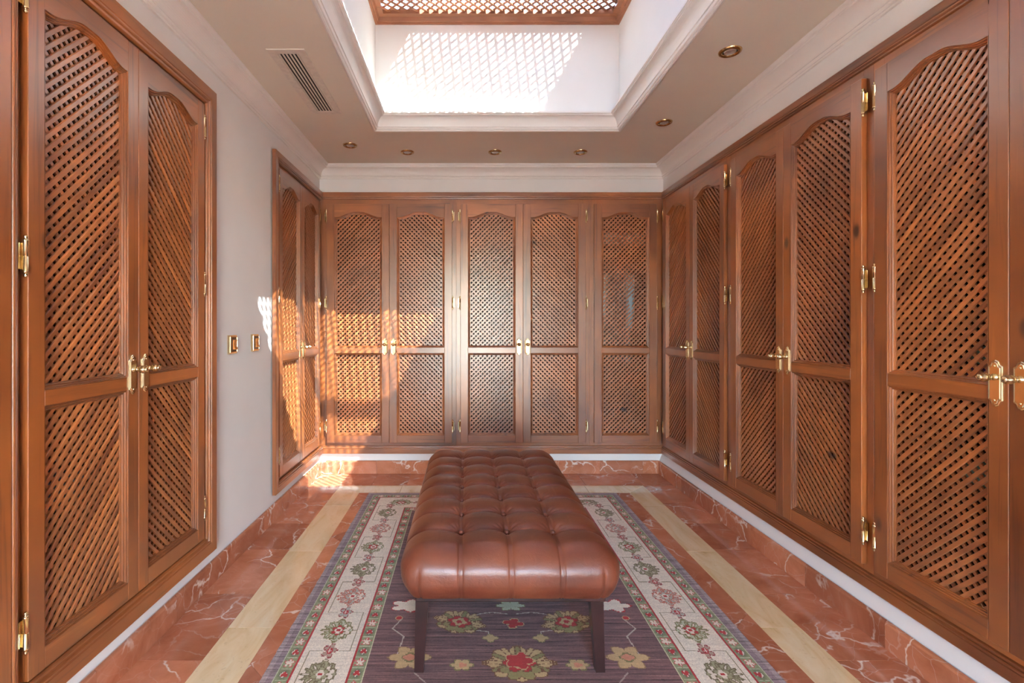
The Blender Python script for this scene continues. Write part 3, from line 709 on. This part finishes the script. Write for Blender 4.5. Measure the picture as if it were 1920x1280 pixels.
def blob(cx, cy, rx, ry, n, amp, fill, edge=None, rot=0, ph=0, sharp=1, ew=.0042):
    q = max(rx, ry)*1.5+.01; i0, i1 = np.searchsorted(gx, cx-q), np.searchsorted(gx, cx+q); j0, j1 = np.searchsorted(gy, cy-q), np.searchsorted(gy, cy+q)
    if i0 >= i1 or j0 >= j1: return
    x, y = XX[j0:j1, i0:i1]-cx, YY[j0:j1, i0:i1]-cy
    cr, sr = math.cos(rot), math.sin(rot); u, v_ = (x*cr+y*sr), (-x*sr+y*cr)
    # stepped outline like knotted pile
    u = np.round(u/.0045)*.0045; v_ = np.round(v_/.0045)*.0045
    r_ = np.sqrt((u/rx)**2+(v_/ry)**2); th = np.arctan2(v_/ry, u/rx)
    lim = 1+amp*(np.abs(np.cos(n*th/2+ph))**sharp*2-1); s = IMG[j0:j1, i0:i1]
    if edge is not None: s[r_ < lim] = edge; s[r_ < lim-ew/min(rx, ry)] = fill
    else: s[r_ < lim] = fill
def palmette(cx, cy, R_, kind, rot=0):
    k = {0: (SA, OL, RD), 1: (GY, s2l((190, 110, 90)), RD), 2: (s2l((160, 156, 120)), s2l((120, 108, 76)), OR), 3: (TAN, s2l((120, 84, 56)), RD)}[kind]
    c, s = math.cos(rot), math.sin(rot)
    for a in (-1, 1):
        blob(cx+c*R_*.75*a, cy+s*R_*.75*a, R_*.42, R_*.30, 4, .22, CR if kind != 3 else TAN, k[1] if kind != 1 else k[1], rot)
    blob(cx, cy, R_, R_*.78, 8, .16, k[0], k[1], rot)
    for q_ in range(9):                  # fan of small lancet petals round the flower
        a_ = rot+PI*(-.15+1.3*q_/8); blob(cx+math.cos(a_)*R_*.78, cy+math.sin(a_)*R_*.62, R_*.24, R_*.13, 2, .25, k[0] if q_ % 2 else (CR if kind != 3 else s2l((140, 132, 84))), k[1], a_, ew=.003)
    blob(cx+s*R_*.35, cy-c*R_*.35, R_*.62, R_*.42, 6, .2, CR if kind != 3 else s2l((150, 140, 90)), k[1], rot)
    blob(cx, cy, R_*.50, R_*.42, 6, .18, k[2] if kind in (0, 3) else k[0], k[1], rot)
    blob(cx, cy, R_*.30, R_*.24, 4, .2, CR if kind != 3 else TAN, None, rot)
    blob(cx, cy, R_*.12, R_*.12, 3, .1, RD, None, rot)
def leafy(cx, cy, R_, rot=0, red=True):
    blob(cx, cy, R_, R_*.62, 5, .30, s2l((176, 150, 130)) if red else GY, s2l((150, 70, 66)), rot, .6)
    blob(cx, cy, R_*.42, R_*.30, 4, .2, CR, RD, rot)
# field motifs, symmetric about the rug axis
XC = (RX0+RX1)/2
FO = .345; inner = E > FO
for k in range(-1, 3):
    y0 = 1.76+k*.86
    for s in (-1, 1):
        line([(XC+s*.02, y0+.30), (XC+s*.08, y0+.31), (XC+s*.13, y0+.30), (XC+s*.21, y0+.25)], s2l((190, 176, 160)))
        line([(XC+s*.205, y0+.20), (XC+s*.10, y0+.18), (XC+s*.10, y0+.14)], s2l((190, 176, 160)))
        line([(XC+s*.44, y0+.27), (XC+s*.47, y0+.20), (XC+s*.42, y0+.15), (XC+s*.43, y0+.05)], s2l((190, 176, 160)))
        line([(XC+s*.36, y0-.05), (XC+s*.30, y0-.12), (XC+s*.20, y0-.14), (XC, y0-.16)], s2l((170, 150, 140)))
        palmette(XC+s*.212, y0+.245, .088, 3, s*.3)
        blob(XC+s*.095, y0+.14, .026, .022, 4, .25, TAN, OL)
        blob(XC+s*.20, y0-.01, .036, .028, 6, .2, TAN, OL); blob(XC+s*.20, y0-.01, .014, .012, 3, .2, OR)
        blob(XC+s*.385, y0+.03, .062, .056, 6, .24, TAN, s2l((150, 120, 80))); blob(XC+s*.385, y0+.03, .026, .022, 4, .2, OR, OL)
        blob(XC+s*.455, y0+.27, .016, .014, 4, .1, RD, TAN)
        blob(XC+s*.43, y0+.36, .060, .040, 5, .28, CR, RD); blob(XC+s*.20, y0+.47, .045, .04, 5, .2, SA, OL)
    blob(XC, y0+.235, .034, .028, 4, .3, RD, TAN, 0, .5)
    blob(XC, y0+.36, .05, .035, 6, .25, SA, OL)
    palmette(XC, y0, .105, 3, 0); blob(XC, y0+.012, .046, .04, 5, .2, RD, TAN)
    palmette(XC, y0+.56, .09, 3, 0)
# borders
fill = rng.normal(size=(NY, NX))
def band(a, b, c): m = (E >= a) & (E < b); IMG[m] = c*(1+.04*fill[m][:, None])
band(0, .022, s2l((160, 146, 146))); band(.022, .046, s2l((140, 122, 126))); m = (E < .046); IMG[m] *= (1+.25*st[m])[:, None]
band(.046, .049, SA); band(.049, .092, GR); band(.092, .0985, RD*.9); band(.0985, .286, CR); band(.286, .292, RD*.9); band(.292, .336, GR); band(.336, .341, s2l((200, 196, 160)))
def side_points(off, pitch):            # positions along the four sides at inset off
    x0_, x1_, y0_, y1_ = RX0+off, RX1-off, RY0+off, RY1-off; out = []
    for (ax, ay_, bx, by, rot) in ((x0_, y0_, x0_, y1_, PI/2), (x1_, y0_, x1_, y1_, -PI/2), (x0_, y1_, x1_, y1_, 0), (x0_, y0_, x1_, y0_, PI)):
        L_ = math.hypot(bx-ax, by-ay_); n = max(1, round(L_/pitch))
        for i in range(n): s = (i+.5)/n; out.append((ax+(bx-ax)*s, ay_+(by-ay_)*s, rot, i))
    return out
for off in (.0705, .314):
    for x, y, rot, i in side_points(off, .058):
        c, s = math.cos(rot), math.sin(rot)
        blob(x, y, .026, .020, 4, .05, GR*.82 if i % 2 else GR*1.12, None, rot, sharp=.3)
        if i % 2:
            blob(x, y, .019, .015, 4, .12, CR, s2l((110, 110, 90)), rot); blob(x+s*.002, y-c*.002, .011, .010, 3, .35, RD, None, rot)
        else:
            blob(x, y, .019, .015, 5, .35, CR, s2l((190, 90, 84)), rot)
        line([(x-c*.029-s*.018, y-s*.029+c*.018), (x-c*.029+s*.018, y-s*.029-c*.018)], SA, .002)
pts = side_points(.192, .125)
prev = None
for idx, (x, y, rot, i) in enumerate(pts):
    c, s = math.cos(rot), math.sin(rot)
    if prev and prev[2] == rot:
        px, py = prev[0], prev[1]; sg = 1 if i % 4 < 2 else -1
        nxv, nyv = -math.sin(rot)*.072*sg, math.cos(rot)*.072*sg
        line([(px+nxv*.5, py+nyv*.5), (px+nxv, py+nyv), (x+nxv, y+nyv), (x+nxv*.4, y+nyv*.4)], s2l((150, 140, 110)), .0022)
    prev = (x, y, rot)
for idx, (x, y, rot, i) in enumerate(pts):
    if i % 2 == 0: palmette(x, y, .062, (0, 1, 2)[(i//2) % 3], rot)
    else: leafy(x, y, .034, rot, (i//2) % 2 == 0)
IMG *= (1+.05*fill)[..., None]*(1+.05*st)[..., None]
IMG = np.clip(IMG, .01, .95)
def rug_mesh():
    vx = np.linspace(RX0, RX1, NX+1); vy = np.linspace(RY0, RY1, NY+1); X2, Y2 = np.meshgrid(vx, vy)
    Z = .0085+rng.normal(size=X2.shape)*.0003+.0003*np.sin(Y2*900)
    edge = np.minimum(np.minimum(X2-RX0, RX1-X2), np.minimum(Y2-RY0, RY1-Y2)); Z = np.where(edge < .001, .0012, Z)
    X2 = X2+np.where(edge < .001, .0012*np.sin(Y2*37)+.0016*np.sin(Y2*91), 0)
    V_ = np.stack([X2.ravel(), Y2.ravel(), Z.ravel()], 1)
    i, j = np.meshgrid(np.arange(NX), np.arange(NY)); a = (j*(NX+1)+i).ravel(); F_ = np.stack([a, a+1, a+NX+2, a+NX+1], 1).astype(np.int32)
    me = bpy.data.meshes.new('rug'); nf = len(F_)
    me.vertices.add(len(V_)); me.vertices.foreach_set('co', V_.ravel()); me.loops.add(nf*4); me.loops.foreach_set('vertex_index', F_.ravel())
    me.polygons.add(nf); me.polygons.foreach_set('loop_start', np.arange(nf, dtype=np.int32)*4)
    me.update(calc_edges=True)
    ca = me.color_attributes.new('weave', 'FLOAT_COLOR', 'CORNER')
    col = np.ones((nf, 4, 4), dtype=np.float32); col[:, :, :3] = IMG.reshape(-1, 3)[:, None, :]; ca.data.foreach_set('color', col.ravel())
    me.polygons.foreach_set('use_smooth', [True]*nf)
    return me
m, t, b = mat('woven_wool'); at = N(t, 'ShaderNodeAttribute', attribute_name='weave'); t.links.new(at.outputs['Color'], b.inputs['Base Color'])
b.inputs['Roughness'].default_value = .9; b.inputs['Sheen Weight'].default_value = .15; b.inputs['Specular IOR Level'].default_value = .2
tc = N(t, 'ShaderNodeTexCoord'); nz = N(t, 'ShaderNodeTexNoise', Scale=420, Detail=2); t.links.new(tc.outputs['Object'], nz.inputs['Vector'])
bp = N(t, 'ShaderNodeBump', Strength=.4, Distance=.001); t.links.new(nz.outputs[0], bp.inputs['Height']); t.links.new(bp.outputs[0], b.inputs['Normal'])
rt = thing('rug', 'floral wool rug with cream border and dusky purple field lying under the leather bench', 'rug', (0, 0, 0))
me = rug_mesh(); me.materials.append(m); link('pile', me, rt)
mb = MB(); n = 420
for y, s in ((RY1, 1), (RY0, -1)):
    for i in range(n):
        x = RX0+.004+(RX1-RX0-.008)*i/(n-1); L_ = random.uniform(.008, .014); dx = random.uniform(-.004, .004)
        mb.tube([(x, y-.002*s, .004), (x+dx*.5, y+s*L_*.5, .003), (x+dx, y+s*L_, .001)], .0009, 4)
obj('fringe', mb, plain('fringe_wool', (.60, .54, .56), .9), rt, kind='stuff')

# ================================================================== CLOTHES SEEN THROUGH THE LATTICE
def cloth_mat(n_, c): return plain(n_, c, .85, ns=90, var=.15)
def folded(label, loc, rz, w_, d_, h_, m_, group=None):
    """soft folded garment: rounded front fold, two visible layers"""
    t = thing('folded_sweater', label, 'clothes', loc, rz, group)
    for li in range(2):
        mb = MB(); n = 10; z0 = li*h_/2; prof = []
        hh = h_/2
        for i in range(n+1):
            a = -PI/2+PI*i/n; prof.append((-d_/2+hh/2-math.cos(a)*hh/2, z0+hh/2+math.sin(a)*hh/2))
        prof += [(d_/2, z0+hh), (d_/2, z0)]
        k = len(prof); nx_ = 7; vs = []
        for i in range(nx_):
            x = -w_/2+w_*i/(nx_-1); sq = 1-.12*abs(2*i/(nx_-1)-1)**4
            vs += [(x, y, z0+(z-z0)*sq+.002*math.sin(x*40+li)) for y, z in prof]
        fs = [(i*k+j, i*k+(j+1) % k, (i+1)*k+(j+1) % k, (i+1)*k+j) for i in range(nx_-1) for j in range(k)]+[tuple(range(k)), tuple(range((nx_-1)*k, nx_*k))[::-1]]
        mb.add(vs, fs, 0, True); obj('layer', mb, m_, t)
    return t
TEAL, BLUE, PURP, GREY, SLATE = cloth_mat('teal_cloth', (.20, .42, .44)), cloth_mat('denim_cloth', (.14, .24, .40)), cloth_mat('purple_cloth', (.10, .05, .22)), cloth_mat('grey_cloth', (.42, .48, .50)), cloth_mat('slate_cloth', (.22, .30, .36))
folded('purple garment folded on the shelf behind the nearest right-hand door', (FR+.20, 1.54, 1.001), -PI/2, .26, .24, .05, PURP, 'folded clothes in the wardrobes')
folded('teal garment folded on top of the purple one behind the nearest right-hand door', (FR+.20, 1.54, 1.054), -PI/2, .24, .23, .06, TEAL, 'folded clothes in the wardrobes')
folded('teal garment folded low behind the nearest right-hand door', (FR+.20, 1.56, .661), -PI/2, .24, .24, .07, TEAL, 'folded clothes in the wardrobes')
folded('denim-blue garment folded low behind the nearest left-hand door', (FL-.20, 1.52, .621), PI/2, .28, .24, .09, BLUE, 'folded clothes in the wardrobes')
folded('grey garment folded on the top shelf behind the single back door', (1.27, FB+.20, 1.831), 0, .36, .26, .10, GREY, 'folded clothes in the wardrobes')
def shirt(label, loc, rz, m_, L_=.8):
    t = thing('hanging_shirt', label, 'clothes', loc, rz, 'shirts hanging in the wardrobes')
    mb = MB(); n = 24; vs = []; rows = 14
    for j in range(rows):
        s = j/(rows-1); z = -.10-L_*s; hw = .20*min(1, .25+s*6) if s < .14 else .20+.03*s; th = .035+.02*s
        zz = z if j else -.085
        for i in range(n):
            a = 2*PI*i/n; vs.append((math.cos(a)*hw, math.sin(a)*th*(1+.25*math.sin(5*a+s*3)), zz-(.04*abs(math.cos(a)) if j == 0 else 0)))
    fs = [(j*n+i, j*n+(i+1) % n, (j+1)*n+(i+1) % n, (j+1)*n+i) for j in range(rows-1) for i in range(n)]
    mb.add(vs, fs, 0, True); obj('body', mb, m_, t)
    for s in (-1, 1):
        mb = MB(); mb.tube([(s*.17, 0, -.13), (s*.215, .0, -.20), (s*.235, .005, -.40), (s*.235, .01, -.62)], [.045, .05, .042, .034], 12); obj('sleeve', mb, m_, t)
    mb = MB(); pts_ = [(.0, 0, -.06), (0, 0, -.022)]+[(.014-.014*math.cos(a), 0, .0-.0+.014*math.sin(a)) for a in [i*PI/6 for i in range(0, 8)]]
    mb.tube(pts_, .0018, 6); mb.tube([(-.17, 0, -.12), (0, 0, -.06), (.17, 0, -.12)], .005, 8); obj('hanger', mb, M_BRASS, t)
    return t
shirt('grey-blue shirt hanging behind the single back door', (1.13, FB+.27, 1.777), PI/2*.9, GREY, .75)
shirt('slate shirt hanging behind the single back door, to the right', (1.30, FB+.27, 1.777), PI/2*1.05, SLATE, .8)
